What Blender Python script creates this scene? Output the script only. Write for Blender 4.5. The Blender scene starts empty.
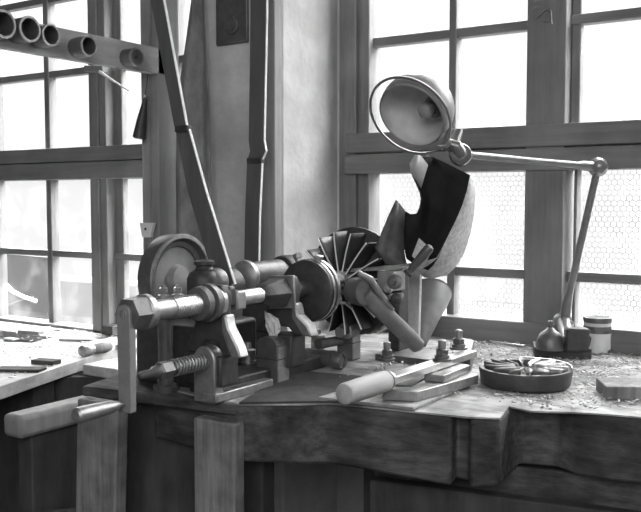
import bpy, bmesh, math, random
from mathutils import Vector, Matrix, noise
random.seed(7)
C = bpy.context.scene.collection
PI = math.pi
# ------------------------------------------------------------------ camera
F = 875.0; YAW = math.radians(33.5); PIT = math.radians(3.66); CZ = 1.25
FW = Vector((-math.sin(YAW)*math.cos(PIT), math.cos(YAW)*math.cos(PIT), -math.sin(PIT)))
RT = Vector((math.cos(YAW), math.sin(YAW), 0))
UP = RT.cross(FW)
def pix(x, y, X=None, Y=None, Z=None, D=None):
    d = FW + RT*((x-320.5)/F) - UP*((y-256)/F)
    t = X/d.x if X is not None else Y/d.y if Y is not None else (Z-CZ)/d.z if Z is not None else D
    return Vector((0, 0, CZ)) + d*t
cam = bpy.data.cameras.new('camera'); co = bpy.data.objects.new('camera', cam); C.objects.link(co)
co.location = (0, 0, CZ)
co.rotation_euler = Matrix((RT, UP, -FW)).transposed().to_euler()
cam.sensor_width = 36; cam.lens = F/641*36; cam.clip_start = .02
bpy.context.scene.camera = co

# ------------------------------------------------------------------ materials
def mat(name, g, rough=.6, metal=0.0, g2=None, scale=(20, 20, 20), amount=.5, bump=.0, bscale=None, spec=.5, stain=None):
    m = bpy.data.materials.new(name); m.use_nodes = True
    nt = m.node_tree; N = nt.nodes; L = nt.links
    b = N['Principled BSDF']; b.inputs['Roughness'].default_value = rough; b.inputs['Metallic'].default_value = metal
    b.inputs['Specular IOR Level'].default_value = spec
    if g2 is None: g2 = g*.6
    tc = N.new('ShaderNodeTexCoord'); mp = N.new('ShaderNodeMapping'); mp.inputs['Scale'].default_value = scale
    L.new(tc.outputs['Object'], mp.inputs[0])
    nz = N.new('ShaderNodeTexNoise'); nz.inputs['Scale'].default_value = 1; nz.inputs['Detail'].default_value = 6
    nz.inputs['Roughness'].default_value = .65
    L.new(mp.outputs[0], nz.inputs['Vector'])
    cr = N.new('ShaderNodeValToRGB'); cr.color_ramp.elements[0].position = .5-amount*.4; cr.color_ramp.elements[1].position = .5+amount*.4
    cr.color_ramp.elements[0].color = (g2, g2, g2, 1); cr.color_ramp.elements[1].color = (g, g, g, 1)
    L.new(nz.outputs['Fac'], cr.inputs[0])
    out = cr.outputs[0]
    if stain:                                   # broad blotches of dirt with their own shape
        n2 = N.new('ShaderNodeTexNoise'); n2.inputs['Scale'].default_value = stain[0]; n2.inputs['Detail'].default_value = 4
        L.new(tc.outputs['Object'], n2.inputs['Vector'])
        r2 = N.new('ShaderNodeValToRGB'); r2.color_ramp.elements[0].position = .4; r2.color_ramp.elements[1].position = .6
        v = stain[1]; r2.color_ramp.elements[0].color = (v, v, v, 1); r2.color_ramp.elements[1].color = (1, 1, 1, 1)
        L.new(n2.outputs['Fac'], r2.inputs[0])
        mx = N.new('ShaderNodeMix'); mx.data_type = 'RGBA'; mx.blend_type = 'MULTIPLY'; mx.inputs['Factor'].default_value = 1
        L.new(out, mx.inputs['A']); L.new(r2.outputs[0], mx.inputs['B']); out = mx.outputs['Result']
    L.new(out, b.inputs['Base Color'])
    if bump:
        src = nz
        if bscale:
            src = N.new('ShaderNodeTexNoise'); src.inputs['Scale'].default_value = bscale; src.inputs['Detail'].default_value = 5
            L.new(tc.outputs['Object'], src.inputs['Vector'])
        bp = N.new('ShaderNodeBump'); bp.inputs['Strength'].default_value = bump; bp.inputs['Distance'].default_value = .004
        L.new(src.outputs['Fac'], bp.inputs['Height']); L.new(bp.outputs[0], b.inputs['Normal'])
    return m
M = {}
M['frame_wood'] = mat('frame_wood', .27, .55, g2=.18, scale=(60, 60, 4), bump=.25, stain=(5, .75))
M['frame_wood_h'] = mat('frame_wood_h', .27, .55, g2=.18, scale=(4, 60, 60), bump=.25, stain=(5, .75))
M['plaster'] = mat('plaster', .74, .9, g2=.58, scale=(14, 14, 14), bump=.5, bscale=60, stain=(3, .75))
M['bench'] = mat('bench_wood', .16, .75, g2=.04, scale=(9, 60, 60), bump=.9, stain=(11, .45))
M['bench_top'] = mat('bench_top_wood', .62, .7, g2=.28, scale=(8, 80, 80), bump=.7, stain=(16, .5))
M['left_bench'] = mat('grey_planks', .85, .7, g2=.62, scale=(60, 5, 60), bump=.4, stain=(8, .6))
M['rough_wood'] = mat('rough_wood', .36, .8, g2=.18, scale=(70, 70, 6), bump=.6, stain=(14, .6))
M['pale_wood'] = mat('pale_wood', .55, .6, g2=.38, scale=(45, 6, 45), bump=.3)
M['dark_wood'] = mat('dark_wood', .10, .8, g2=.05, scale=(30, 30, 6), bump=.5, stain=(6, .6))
M['post_wood'] = mat('post_wood', .38, .7, g2=.27, scale=(50, 50, 3), bump=.3, stain=(6, .8))
M['iron'] = mat('cast_iron', .085, .5, .3, g2=.045, scale=(50, 50, 50), bump=.3)
M['iron_mid'] = mat('grey_iron', .2, .45, .5, g2=.12, scale=(40, 40, 40), bump=.2)
M['steel'] = mat('bright_steel', .72, .32, .85, g2=.5, scale=(40, 40, 40), bump=.08)
M['steel_worn'] = mat('worn_steel', .48, .42, .7, g2=.28, scale=(50, 50, 50), bump=.15)
M['leather'] = mat('leather_belt', .13, .55, g2=.08, scale=(40, 40, 6), bump=.2)
M['lit_edge'] = mat('pale_lit_edge', .85, .7, g2=.7)  # lit edges of belts and blades, light put into the colour
M['cloth'] = mat('dark_cloth', .38, .9, g2=.14, scale=(16, 16, 8), bump=.6)
M['lamp_paint'] = mat('grey_enamel', .32, .35, 0, g2=.27, scale=(12, 12, 12))
M['lamp_inside'] = mat('pale_enamel', .8, .5, 0, g2=.5, scale=(12, 12, 12))
M['lamp_metal'] = mat('lamp_metal', .3, .35, .6, g2=.22, scale=(30, 30, 30))
M['sheet'] = mat('sheet_metal', .30, .5, .25, g2=.18, scale=(20, 20, 20), bump=.2)
M['sheet_speck'] = mat('speckled_sheet', .7, .6, .0, g2=.3, scale=(90, 90, 90), bump=.3)
M['sawdust'] = mat('sawdust', .62, .9, g2=.14, scale=(130, 130, 130), bump=.8, stain=(12, .45))
M['white'] = mat('white_paint', .8, .6, g2=.7)
M['paper'] = mat('white_paper', .8, .8, g2=.65)
M['ext_ground'] = mat('outside_ground', .075, .9, g2=.06, scale=(3, 3, 3))
M['ext_board'] = mat('outside_board', .06, .9, g2=.045, scale=(3, 3, 8))
M['ext_hill'] = mat('outside_hill', .15, .9, g2=.12, scale=(1, 1, 1))
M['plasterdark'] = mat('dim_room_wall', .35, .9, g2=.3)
M['trough_shade'] = mat('trough_shade', .022, .75, g2=.012, spec=.2)  # shade inside the guard trough, put into the colour
M['board_pale'] = mat('pale_board', .72, .6, g2=.52, scale=(60, 4, 60), bump=.3, stain=(8, .75))
M['lever_wood'] = mat('oiled_wood', .22, .5, g2=.13, scale=(30, 30, 30), bump=.3)
M['web'] = mat('wheel_grey', .33, .5, .2, g2=.24, scale=(30, 30, 30), bump=.15)
M['bulb'] = mat('bulb_glass', .35, .15, 0, g2=.3)
# window glass: clear with a little dust
g = bpy.data.materials.new('dusty_glass'); g.use_nodes = True; nt = g.node_tree; N = nt.nodes; L = nt.links
N.remove(N['Principled BSDF']); o_ = N['Material Output']
tr = N.new('ShaderNodeBsdfTransparent'); gl = N.new('ShaderNodeBsdfGlossy'); gl.inputs['Roughness'].default_value = .05
df = N.new('ShaderNodeBsdfTranslucent'); df.inputs['Color'].default_value = (.7, .7, .7, 1)
m1 = N.new('ShaderNodeMixShader'); m2 = N.new('ShaderNodeMixShader'); m1.inputs[0].default_value = .05
tc = N.new('ShaderNodeTexCoord'); nz = N.new('ShaderNodeTexNoise'); nz.inputs['Scale'].default_value = 9; nz.inputs['Detail'].default_value = 8
L.new(tc.outputs['Object'], nz.inputs['Vector']); mr = N.new('ShaderNodeMapRange')
mr.inputs['From Min'].default_value = .45; mr.inputs['From Max'].default_value = .75; mr.inputs['To Min'].default_value = .01; mr.inputs['To Max'].default_value = .08
L.new(nz.outputs['Fac'], mr.inputs['Value']); L.new(mr.outputs[0], m2.inputs[0])
L.new(tr.outputs[0], m1.inputs[1]); L.new(gl.outputs[0], m1.inputs[2]); L.new(m1.outputs[0], m2.inputs[1]); L.new(df.outputs[0], m2.inputs[2])
L.new(m2.outputs[0], o_.inputs['Surface']); M['glass'] = g

# ------------------------------------------------------------------ shape helpers
def basis(d):
    d = Vector(d).normalized(); u = Vector((0, 0, 1)) if abs(d.z) < .95 else Vector((0, 1, 0))
    a = u.cross(d).normalized(); return a, d.cross(a), d
class S:
    def __init__(s): s.b = bmesh.new()
    def faces(s, vs, fs):
        v = [s.b.verts.new(p) for p in vs]
        for f in fs:
            try: s.b.faces.new([v[i] for i in f])
            except ValueError: pass
        return s
    def box(s, x0, x1, y0, y1, z0, z1, seg=0, jit=0):
        vs = [Vector((x, y, z)) for x in (x0, x1) for y in (y0, y1) for z in (z0, z1)]
        if jit: vs = [v + Vector([random.uniform(-jit, jit) for _ in range(3)]) for v in vs]
        return s.faces(vs, [(0, 1, 3, 2), (4, 6, 7, 5), (0, 4, 5, 1), (2, 3, 7, 6), (0, 2, 6, 4), (1, 5, 7, 3)])
    def obox(s, c, d, L, W, H):            # centred box, long axis along d
        d = Vector(d).normalized(); a, u, _ = basis(d)
        c = Vector(c); vs = [c + d*(i*L/2) + a*(j*W/2) + u*(k*H/2) for i in (-1, 1) for j in (-1, 1) for k in (-1, 1)]
        return s.faces(vs, [(0, 1, 3, 2), (4, 6, 7, 5), (0, 4, 5, 1), (2, 3, 7, 6), (0, 2, 6, 4), (1, 5, 7, 3)])
    def lathe(s, p, d, prof, n=24, sy=1.0):  # prof: (t along d, radius)
        a, u, d = basis(d); p = Vector(p); R = []
        for t, r in prof:
            if r < 1e-6: R.append([s.b.verts.new(p + d*t)])
            else: R.append([s.b.verts.new(p + d*t + (a*math.cos(2*PI*k/n) + u*math.sin(2*PI*k/n)*sy)*r) for k in range(n)])
        for A, B in zip(R, R[1:]):
            for k in range(n):
                k2 = (k+1) % n
                f = [A[k % len(A)], A[k2 % len(A)], B[k2 % len(B)], B[k % len(B)]]
                q = []
                for v in f:
                    if v not in q: q.append(v)
                if len(q) > 2:
                    try: s.b.faces.new(q)
                    except ValueError: pass
        if prof[0] == prof[-1]: return s      # closed ring section
        if len(R[0]) > 1: s.b.faces.new(R[0][::-1])
        if len(R[-1]) > 1: s.b.faces.new(R[-1])
        return s
    def cyl(s, p0, p1, r, r1=None, n=20):
        p0 = Vector(p0); p1 = Vector(p1); L = (p1-p0).length; r1 = r if r1 is None else r1
        c = min(r, r1, L)*.08
        return s.lathe(p0, p1-p0, [(0, r-c), (c, r), (L-c, r1), (L, r1-c)], n)
    def shell(s, p, d, prof, n=32):        # open lathe, no caps
        a, u, d = basis(d); p = Vector(p)
        R = [[s.b.verts.new(p + d*t + (a*math.cos(2*PI*k/n) + u*math.sin(2*PI*k/n))*max(r, 1e-4)) for k in range(n)] for t, r in prof]
        for A, B in zip(R, R[1:]):
            for k in range(n): s.b.faces.new([A[k], A[(k+1) % n], B[(k+1) % n], B[k]])
        return s
    def ball(s, c, r, n=16):
        return s.lathe(Vector(c)-Vector((0, 0, r)), (0, 0, 1), [(r-r*math.cos(PI*i/n), r*math.sin(PI*i/n)) for i in range(n+1)], n*2)
    def tube(s, path, r, n=8, closed=False):
        path = [Vector(p) for p in path]; R = []; m = len(path); ref = None
        for i, p in enumerate(path):
            if closed: d = (path[(i+1) % m]-path[i-1])
            else: d = path[min(i+1, m-1)]-path[max(i-1, 0)]
            d.normalize()
            if ref is None: ref = basis(d)[0]
            a = (ref - d*ref.dot(d)).normalized(); ref = a; u = d.cross(a)
            rr = r[i] if isinstance(r, (list, tuple)) else r
            R.append([s.b.verts.new(p + (a*math.cos(2*PI*k/n) + u*math.sin(2*PI*k/n))*rr) for k in range(n)])
        for i in range(m if closed else m-1):
            A, B = R[i], R[(i+1) % m]
            for k in range(n):
                try: s.b.faces.new([A[k], A[(k+1) % n], B[(k+1) % n], B[k]])
                except ValueError: pass
        if not closed: s.b.faces.new(R[0][::-1]); s.b.faces.new(R[-1])
        return s
    def prism(s, pts, v):                  # polygon (3d points) extruded by v
        v = Vector(v); A = [s.b.verts.new(p) for p in pts]; B = [s.b.verts.new(Vector(p)+v) for p in pts]; n = len(A)
        s.b.faces.new(A[::-1]); s.b.faces.new(B)
        for k in range(n): s.b.faces.new([A[k], A[(k+1) % n], B[(k+1) % n], B[k]])
        return s
    def grid(s, rows):
        R = [[s.b.verts.new(p) for p in r] for r in rows]
        for A, B in zip(R, R[1:]):
            for k in range(len(A)-1):
                s.b.faces.new([A[k], A[k+1], B[k+1], B[k]])
        return s
    def hexn(s, p0, p1, r): return s.cyl(p0, p1, r, n=6)
def obj(name, s, m, parent=None, bevel=0, solid=0, ang=35, label=None):
    b = s.b; bmesh.ops.recalc_face_normals(b, faces=b.faces)
    for f in b.faces: f.smooth = True
    for e in b.edges:
        if len(e.link_faces) == 2 and e.calc_face_angle(0) > math.radians(ang): e.smooth = False
    me = bpy.data.meshes.new(name)
    origin = Vector(parent['_o']) if parent is not None else None
    if parent is None:
        zs = [v.co for v in b.verts]; n = len(zs); origin = Vector((sum(v.x for v in zs)/n, sum(v.y for v in zs)/n, min(v.z for v in zs)))
    bmesh.ops.translate(b, verts=b.verts, vec=-origin)
    b.to_mesh(me); b.free()
    me.materials.append(M[m] if isinstance(m, str) else m)
    o = bpy.data.objects.new(name, me); C.objects.link(o); o['_o'] = list(origin)
    if parent is not None: o.parent = parent
    else: o.location = origin
    if solid:
        md = o.modifiers.new('s', 'SOLIDIFY'); md.thickness = solid; md.offset = 0
    if bevel:
        md = o.modifiers.new('b', 'BEVEL'); md.width = bevel; md.segments = 2; md.limit_method = 'ANGLE'; md.angle_limit = math.radians(40)
    if label: o['label'] = label
    return o
def thing(name, label, cat, loc, group=None):
    o = bpy.data.objects.new(name, None); C.objects.link(o); o.location = loc; o['_o'] = list(Vector(loc))
    o.empty_display_size = .05
    return tag(o, label, cat, group)
def tag(o, label, cat, group=None, kind=None):
    o['label'] = label; o['category'] = cat
    if group: o['group'] = group
    if kind: o['kind'] = kind
    return o
def struct(name, s, m, bevel=0, solid=0, label=None, parent=None):
    o = obj(name, s, m, parent, bevel, solid)
    if parent is None: o['kind'] = 'structure'
    if label: o['label'] = label
    return o
def dup(root, loc, label):
    r = root.copy(); C.objects.link(r); r.location = loc; r['label'] = label
    for ch in list(root.children):
        c = ch.copy(); C.objects.link(c); c.parent = r
        for g_ in list(ch.children):
            d = g_.copy(); C.objects.link(d); d.parent = c
    return r
V = Vector
BZ = .89; LZ = .80; WY = 2.10

# ------------------------------------------------------------------ room
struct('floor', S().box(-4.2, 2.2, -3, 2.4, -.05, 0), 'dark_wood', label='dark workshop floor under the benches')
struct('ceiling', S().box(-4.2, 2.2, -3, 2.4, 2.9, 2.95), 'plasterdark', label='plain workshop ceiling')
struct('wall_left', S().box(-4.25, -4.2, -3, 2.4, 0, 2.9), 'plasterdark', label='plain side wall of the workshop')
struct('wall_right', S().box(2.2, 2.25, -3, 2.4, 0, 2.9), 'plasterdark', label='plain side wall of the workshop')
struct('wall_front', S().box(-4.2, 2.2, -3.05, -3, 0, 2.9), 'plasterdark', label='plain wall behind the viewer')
# window openings: left X -2.92..-1.66 z .78..2.45, right X -1.31...62 z .89..2.45
w = S()
w.box(-4.2, -3.4, WY, 2.20, 0, 2.9); w.box(-3.4, -1.66, WY, 2.20, 0, .775); w.box(-3.4, -1.66, WY, 2.20, 2.46, 2.9)
w.box(-1.66, -1.31, WY, 2.20, 0, 2.9); w.box(-1.31, .62, WY, 2.20, 0, .885); w.box(-1.31, .62, WY, 2.20, 2.46, 2.9)
w.box(.62, 2.2, WY, 2.20, 0, 2.9)
struct('wall_back', w, 'plaster', label='plastered window wall')
struct('wall_pillar', S().box(-1.63, -1.333, 1.835, WY+.01, 0, 2.9), 'plaster', bevel=.008, label='plastered pillar between the two windows, its window side bright')

def window(name, X0, X1, Z0, Z1, vbars, hbars, panes_x, label, fy=.0):
    root = bpy.data.objects.new(name, None); C.objects.link(root); root.location = ((X0+X1)/2, WY, Z0); root['_o'] = [(X0+X1)/2, WY, Z0]
    root['kind'] = 'structure'; root['label'] = label
    fr = S()
    for x0, x1, z0, z1, y0, y1 in vbars: fr.box(x0, x1, y0, y1, z0, z1)
    obj('window_frame', fr, 'frame_wood', root, bevel=.003)
    fh = S()
    for x0, x1, z0, z1, y0, y1 in hbars: fh.box(x0, x1, y0, y1, z0, z1)
    obj('window_rail', fh, 'frame_wood_h', root, bevel=.003)
    for x0, x1, z0, z1 in panes_x:
        obj('window_pane', S().box(x0, x1, WY+.03, WY+.033, z0, z1), 'glass', root)
    return root
a, b_ = WY-.02, WY+.06
a2, b2 = WY+.012, WY+.05
# right window (two casements)
zs = [(.945, 1.052), (1.074, 1.325), (1.43, 1.672), (1.694, 1.94), (1.962, 2.2)]
xr = [(-1.227, -.996), (-.977, -.774), (-.655, -.45), (-.43, -.215), (-.105, .11), (.13, .345), (.365, .56)]
window('window_right', -1.31, .62, .885, 2.46,
   [(-1.315, -1.262, .885, 2.46, a, b_), (-1.264, -1.227, .93, 2.4, a+.014, b_), (-.774, -.677, .885, 2.46, a, b_), (-.662, -.654, .94, 1.33, a2, b2), (-.677, -.655, 1.42, 2.4, a2+.01, b2), (-.215, -.105, .885, 2.46, a, b_), (.56, .62, .885, 2.46, a, b_), (.109, .131, .93, 2.4, a2, b2), (.344, .366, .93, 2.4, a2, b2),
    (-.997, -.976, .93, 2.4, a2, b2), (-.451, -.429, .93, 2.4, a2, b2)],
   [(-1.31, .62, .885, .948, a-.01, b_), (-1.29, .60, 1.322, 1.375, a-.012, b_), (-1.29, .60, 1.379, 1.433, a-.006, b_), (-1.31, .62, 2.2, 2.46, a, b_),
    (-1.24, .58, 1.051, 1.075, a2+.004, b2-.002), (-1.24, .58, 1.671, 1.695, a2+.004, b2-.002), (-1.24, .58, 1.94, 1.963, a2+.004, b2-.002)],
   [(x0-.012, x1+.012, z0-.012, z1+.012) for x0, x1 in xr for z0, z1 in zs], 'tall many-paned timber window to the right of the pillar')
zl = [(.80, 1.045), (1.066, 1.325), (1.43, 1.69), (1.712, 1.955), (1.977, 2.2)]
xl = [(-3.33, -2.97), (-2.88, -2.597), (-2.572, -2.327), (-2.215, -1.965), (-1.945, -1.70)]
window('window_left', -3.4, -1.66, .775, 2.46,
   [(-2.96, -2.89, .775, 2.46, a, b_), (-3.4, -3.34, .775, 2.46, a, b_), (-2.328, -2.285, .775, 2.46, a, b_), (-2.283, -2.252, .775, 2.46, a+.006, b_), (-2.252, -2.215, .79, 2.4, a2+.012, b2), (-1.70, -1.655, .775, 2.46, a, b_),
    (-2.597, -2.571, .79, 2.4, a2, b2), (-1.966, -1.944, .79, 2.4, a2, b2)],
   [(-3.4, -1.66, .775, .802, a, b_), (-3.38, -1.67, 1.322, 1.380, a-.012, b_), (-3.38, -1.67, 1.383, 1.433, a-.008, b_), (-3.4, -1.66, 2.2, 2.46, a, b_),
    (-3.36, -1.69, 1.044, 1.067, a2+.004, b2-.002), (-3.36, -1.69, 1.689, 1.713, a2+.004, b2-.002), (-3.36, -1.69, 1.954, 1.978, a2+.004, b2-.002)],
   [(x0-.012, x1+.012, z0-.012, z1+.012) for x0, x1 in xl for z0, z1 in zl], 'tall many-paned timber window to the left of the pillar')

# chicken wire behind the lower right panes
def hexnet(x0, x1, z0, z1, y, c, r):
    s = S(); rows = int((z1-z0)/(c*1.5)); cols = int((x1-x0)/(c*math.sqrt(3)))
    def seg(p, q):
        p = V((p[0], y, p[1])); q = V((q[0], y, q[1])); d = (q-p).normalized(); n1 = V((0, 1, 0)); n2 = d.cross(n1)
        A = [s.b.verts.new(p + (n1*math.cos(t) + n2*math.sin(t))*r) for t in (0, 2.09, 4.19)]
        B = [s.b.verts.new(q + (n1*math.cos(t) + n2*math.sin(t))*r) for t in (0, 2.09, 4.19)]
        for k in range(3): s.b.faces.new([A[k], A[(k+1) % 3], B[(k+1) % 3], B[k]])
    h = c*math.sqrt(3)/2
    for j in range(rows):
        for i in range(cols):
            cx = x0 + (2*i+1+(j % 2))*h; cz = z0 + c + j*1.5*c
            if cx+h > x1: continue
            seg((cx-h, cz-c/2), (cx, cz-c)); seg((cx, cz-c), (cx+h, cz-c/2)); seg((cx-h, cz-c/2), (cx-h, cz+c/2))
    return s
tag(obj('wire_netting', hexnet(-1.23, -.2, .94, 1.34, WY+.075, .0085, .0006), 'iron'), 'fine hexagonal wire netting stretched across the lower panes of the right window', 'netting')

# outside
struct('ground_outside', S().box(-14, 8, 2.43, 30, -.6, -.5), 'ext_ground', label='pale ground outside the windows')
hill = S().prism([V((-9.5, 14, -.5)), V((-3.6, 14, -.5)), V((-3.6, 14, 3.2)), V((-5.5, 14, 2.55)), V((-9.5, 14, 2.2))], (0, 6, 0))
struct('hill_outside', hill, 'ext_hill', label='faint pale building slope far outside')
tag(obj('leaning_board', S().prism([V((-3.75, 2.62, -.5)), V((-3.235, 2.62, -.5)), V((-3.235, 2.66, .985)), V((-3.75, 2.66, .995))], (0, .03, 0)), 'ext_board'), 'wide grey board leaning outside the bottom left pane', 'board')
tag(obj('low_wall', S().box(-4.6, -2.2, 3.4, 3.55, -.5, .80), 'ext_hill', bevel=.02), 'pale low wall outside behind the lower left panes', 'wall')

# ------------------------------------------------------------------ posts and boards round the pillar
tag(obj('timber_post', S().box(-1.765, -1.70, 1.765, 1.85, 0, 2.9), 'post_wood', bevel=.004), 'grey square timber post standing in front of the left window, beside the hanging cloth', 'post')
tag(obj('corner_board', S().box(-1.40, -1.331, 1.80, 1.834, .895, 2.9), 'post_wood', bevel=.003), 'upright grey board fixed to the pillar corner behind the vertical belt', 'board')
# hanging cloth
rows = []
for i in range(26):
    t = i/25; z = 2.3 - 1.35*t
    tt = max(0, min(1, (1.85-z)/.35)); xl_ = -1.60 - .075*min(1, tt) ; xr_ = -1.575 + .02*min(1, tt) + .03*t
    rows.append([V((xl_+(xr_-xl_)*u, 1.80 + .012*math.sin(u*9+t*3)*(.3+t) + .004*noise.noise(V((u*5, t*6, 0))), z + .006*math.sin(u*8)*t)) for u in [k/18 for k in range(19)]])
tag(obj('hanging_cloth', S().grid(rows), 'cloth', solid=.003), 'dark mottled leather sheet hanging in folds down the left edge of the pillar', 'cloth')
t = thing('switch_plate', 'dark square metal plate with a round boss high on the pillar face', 'plate', (-1.49, 1.835, 1.66))
obj('back_plate', S().box(-1.545, -1.437, 1.825, 1.834, 1.662, 1.90), 'iron_mid', t, bevel=.004)
obj('round_boss', S().lathe((-1.487, 1.826, 1.71), (0, -1, 0), [(0, .024), (.006, .023), (.008, .017), (.012, .015), (.013, 0)]), 'iron_mid', t)

# belts: ribbons of real thickness
def belt(name, pts, wdt, thick, label, joint=None):
    r = thing(name, label, 'belt', pts[-1])
    s = S(); e = S()
    A = []
    for (c, wv) in zip(pts, wdt):
        A.append([V(c)-V((wv, 0, 0)), V(c), V(c)+V((0, thick, 0)), V(c)+V((-wv, thick, 0))])
    vs = [[s.b.verts.new(p) for p in q] for q in A]
    for P, Q in zip(vs, vs[1:]):
        for k in range(4):
            s.b.faces.new([P[k], P[(k+1) % 4], Q[(k+1) % 4], Q[k]])
    s.b.faces.new(vs[0]); s.b.faces.new(vs[-1][::-1])
    obj('belt_strap', s, 'leather', r)  # the strip below paints window light along the belt's side edge
    for P, Q in zip(A, A[1:]):
        ep = [P[1]+V((0, -.0005, 0)), Q[1]+V((0, -.0005, 0)), Q[2], P[2]]
        e.prism(ep, (.0022, 0, 0))
    obj('lit_edge', e, 'lit_edge', r, label='lit edge of the leather belt, its light painted pale')
    if joint is not None:
        c = pts[joint]
        obj('belt_fastener', S().box(c[0]-wdt[joint]*.95, c[0]+.003, c[1]-.006, c[1]+thick+.003, c[2]-.008, c[2]+.006), 'iron', r, bevel=.002)
    return r
y1 = 1.42
b1 = [pix(x, y, Y=y1) for x, y in ((148, -80), (163, 0), (186, 126), (188, 128), (205, 190), (234, 284))]
belt('drive_belt', b1, [.036, .036, .034, .036, .05, .052], .006, 'slanting dark leather belt running down to the machine pulley beside the iron wheel', 3)
y2 = 1.72
b2_ = [pix(x, y, Y=y2) for x, y in ((266.5, -60), (266, 20), (263.5, 140), (265.5, 151), (261.5, 160), (259, 215), (258, 268))]
belt('drive_belt', b2_, [.048, .048, .046, .048, .045, .044, .044], .006, 'upright dark leather belt with a kinked joint in front of the pillar', 4)

# ------------------------------------------------------------------ rack board with tubes, upper left
r = tag(obj('rack_board', S().box(-1.722, -1.70, .55, 1.80, 1.592, 1.664), 'board_pale', bevel=.003), 'long grey board fixed to the post, carrying a row of iron tubes', 'board')
TL = 'iron tube ends on the rack board'
TX = -1.70
def holder(px, py, R_, Ln, label, solid_=False, first=None):
    c = pix(px, py, X=TX+Ln)
    base = V((TX, c.y, c.z-R_))
    t = thing('tube_socket' if not solid_ else 'threaded_roller', label, 'tube' if not solid_ else 'roller', base, TL if not solid_ else None)
    if solid_:
        obj('roller_body', S().lathe((TX, c.y, c.z), (1, 0, 0), [(0, R_*.95), (Ln-.004, R_*.95), (Ln, R_), (Ln, R_*.55), (Ln-.003, R_*.5), (Ln-.003, R_*.2), (Ln-.015, R_*.18), (Ln-.015, 0)]), 'iron_mid', t)
        obj('bright_rim', S().shell((TX, c.y, c.z), (1, 0, 0), [(Ln-.004, R_), (Ln+.001, R_), (Ln+.001, R_*.8)]), 'steel_worn', t)
    else:
        obj('tube_body', S().lathe((TX, c.y, c.z), (1, 0, 0), [(0, R_*.9), (Ln*.3, R_*.96), (Ln-.006, R_*.96), (Ln-.004, R_), (Ln, R_), (Ln, R_*.84), (.01, R_*.8), (.01, 0)], 28), 'iron_mid', t)
        obj('bright_rim', S().lathe((TX, c.y, c.z), (1, 0, 0), [(Ln-.003, R_*1.01), (Ln+.001, R_*1.0), (Ln+.001, R_*.83), (Ln-.003, R_*.82), (Ln-.003, R_*1.01)], 28), 'steel_worn', t)
    return t
holder(4, 24, .031, .055, 'iron tube cut off by the picture edge, first in the row on the rack board')
holder(30, 29, .029, .055, 'wide iron tube with bright rim, second in the row on the rack board')
holder(51, 35, .0255, .052, 'iron tube third in the row on the rack board, before the gap')
holder(89, 46, .0255, .05, 'iron tube standing apart between the gap and the solid roller on the rack board')
holder(137, 57, .0245, .04, 'solid round roller with small centre hole at the post end of the rack board', True)
t = thing('window_latch', 'small pale window catch with a thin rod, under the rack board on the window mullion', 'latch', pix(93, 70, Y=2.07))
c = pix(95, 69, Y=2.065)
obj('catch_plate', S().obox(c, (1, 0, -.1), .09, .02, .022), 'frame_wood', t, bevel=.003)
obj('catch_rod', S().tube([pix(100, 72, Y=2.04), pix(112, 80, Y=2.02), pix(129, 91, Y=2.0)], [.006, .004, .0025]), 'white', t)
tag(obj('wire_hook', S().tube([pix(163, 57, X=-1.697), pix(167, 61, X=-1.69), pix(168, 67, X=-1.688), pix(166.5, 71, X=-1.69)], .0022), 'steel'), 'small bent wire hook on the timber post', 'hook')

# hanging tool and cord on the post
t = thing('hanging_brush', 'dark tapered handle hanging point up at the left edge of the timber post', 'tool', pix(139, 139, Y=1.74))
p0 = pix(139, 139, Y=1.74); p1 = pix(145, 99, Y=1.745)
Lb = (p1-p0).length
obj('handle', S().lathe(p0, p1-p0, [(0, .012), (.004, .0185), (Lb*.5, .0135), (Lb, .0055)]), 'iron', t)
obj('tip', S().ball(p1+V((0, 0, .006)), .007, 8), 'steel_worn', t)
obj('cord', S().tube([p1+V((0, 0, .005)), pix(150, 60, Y=1.76), pix(151, -20, Y=1.763)], .0012, 6), 'iron', t)
t = thing('cord_switch', 'small pale trapezoid tag on a thin cord down the timber post', 'switch', pix(146, 238, Y=1.75))
a0 = [pix(x, y, Y=1.742) for x, y in ((139.5, 223), (153, 223), (150, 237.5), (142, 237.5))]
obj('tag_body', S().prism(a0, (0, .012, 0)), 'paper', t, bevel=.001)
obj('tag_screw', S().lathe(pix(145.5, 229, Y=1.742), (0, -1, 0), [(0, .004), (.002, .003), (.002, 0)], 10), 'iron', t)
obj('cord', S().tube([pix(151, -20, Y=1.757), pix(150, 110, Y=1.757), pix(150.5, 222, Y=1.752)], .0011, 6), 'steel_worn', t)
obj('cord', S().tube([pix(146, 237, Y=1.75), pix(146, 247, Y=1.752), pix(145, 258, Y=1.754)], .0022, 6), 'frame_wood', t)

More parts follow.
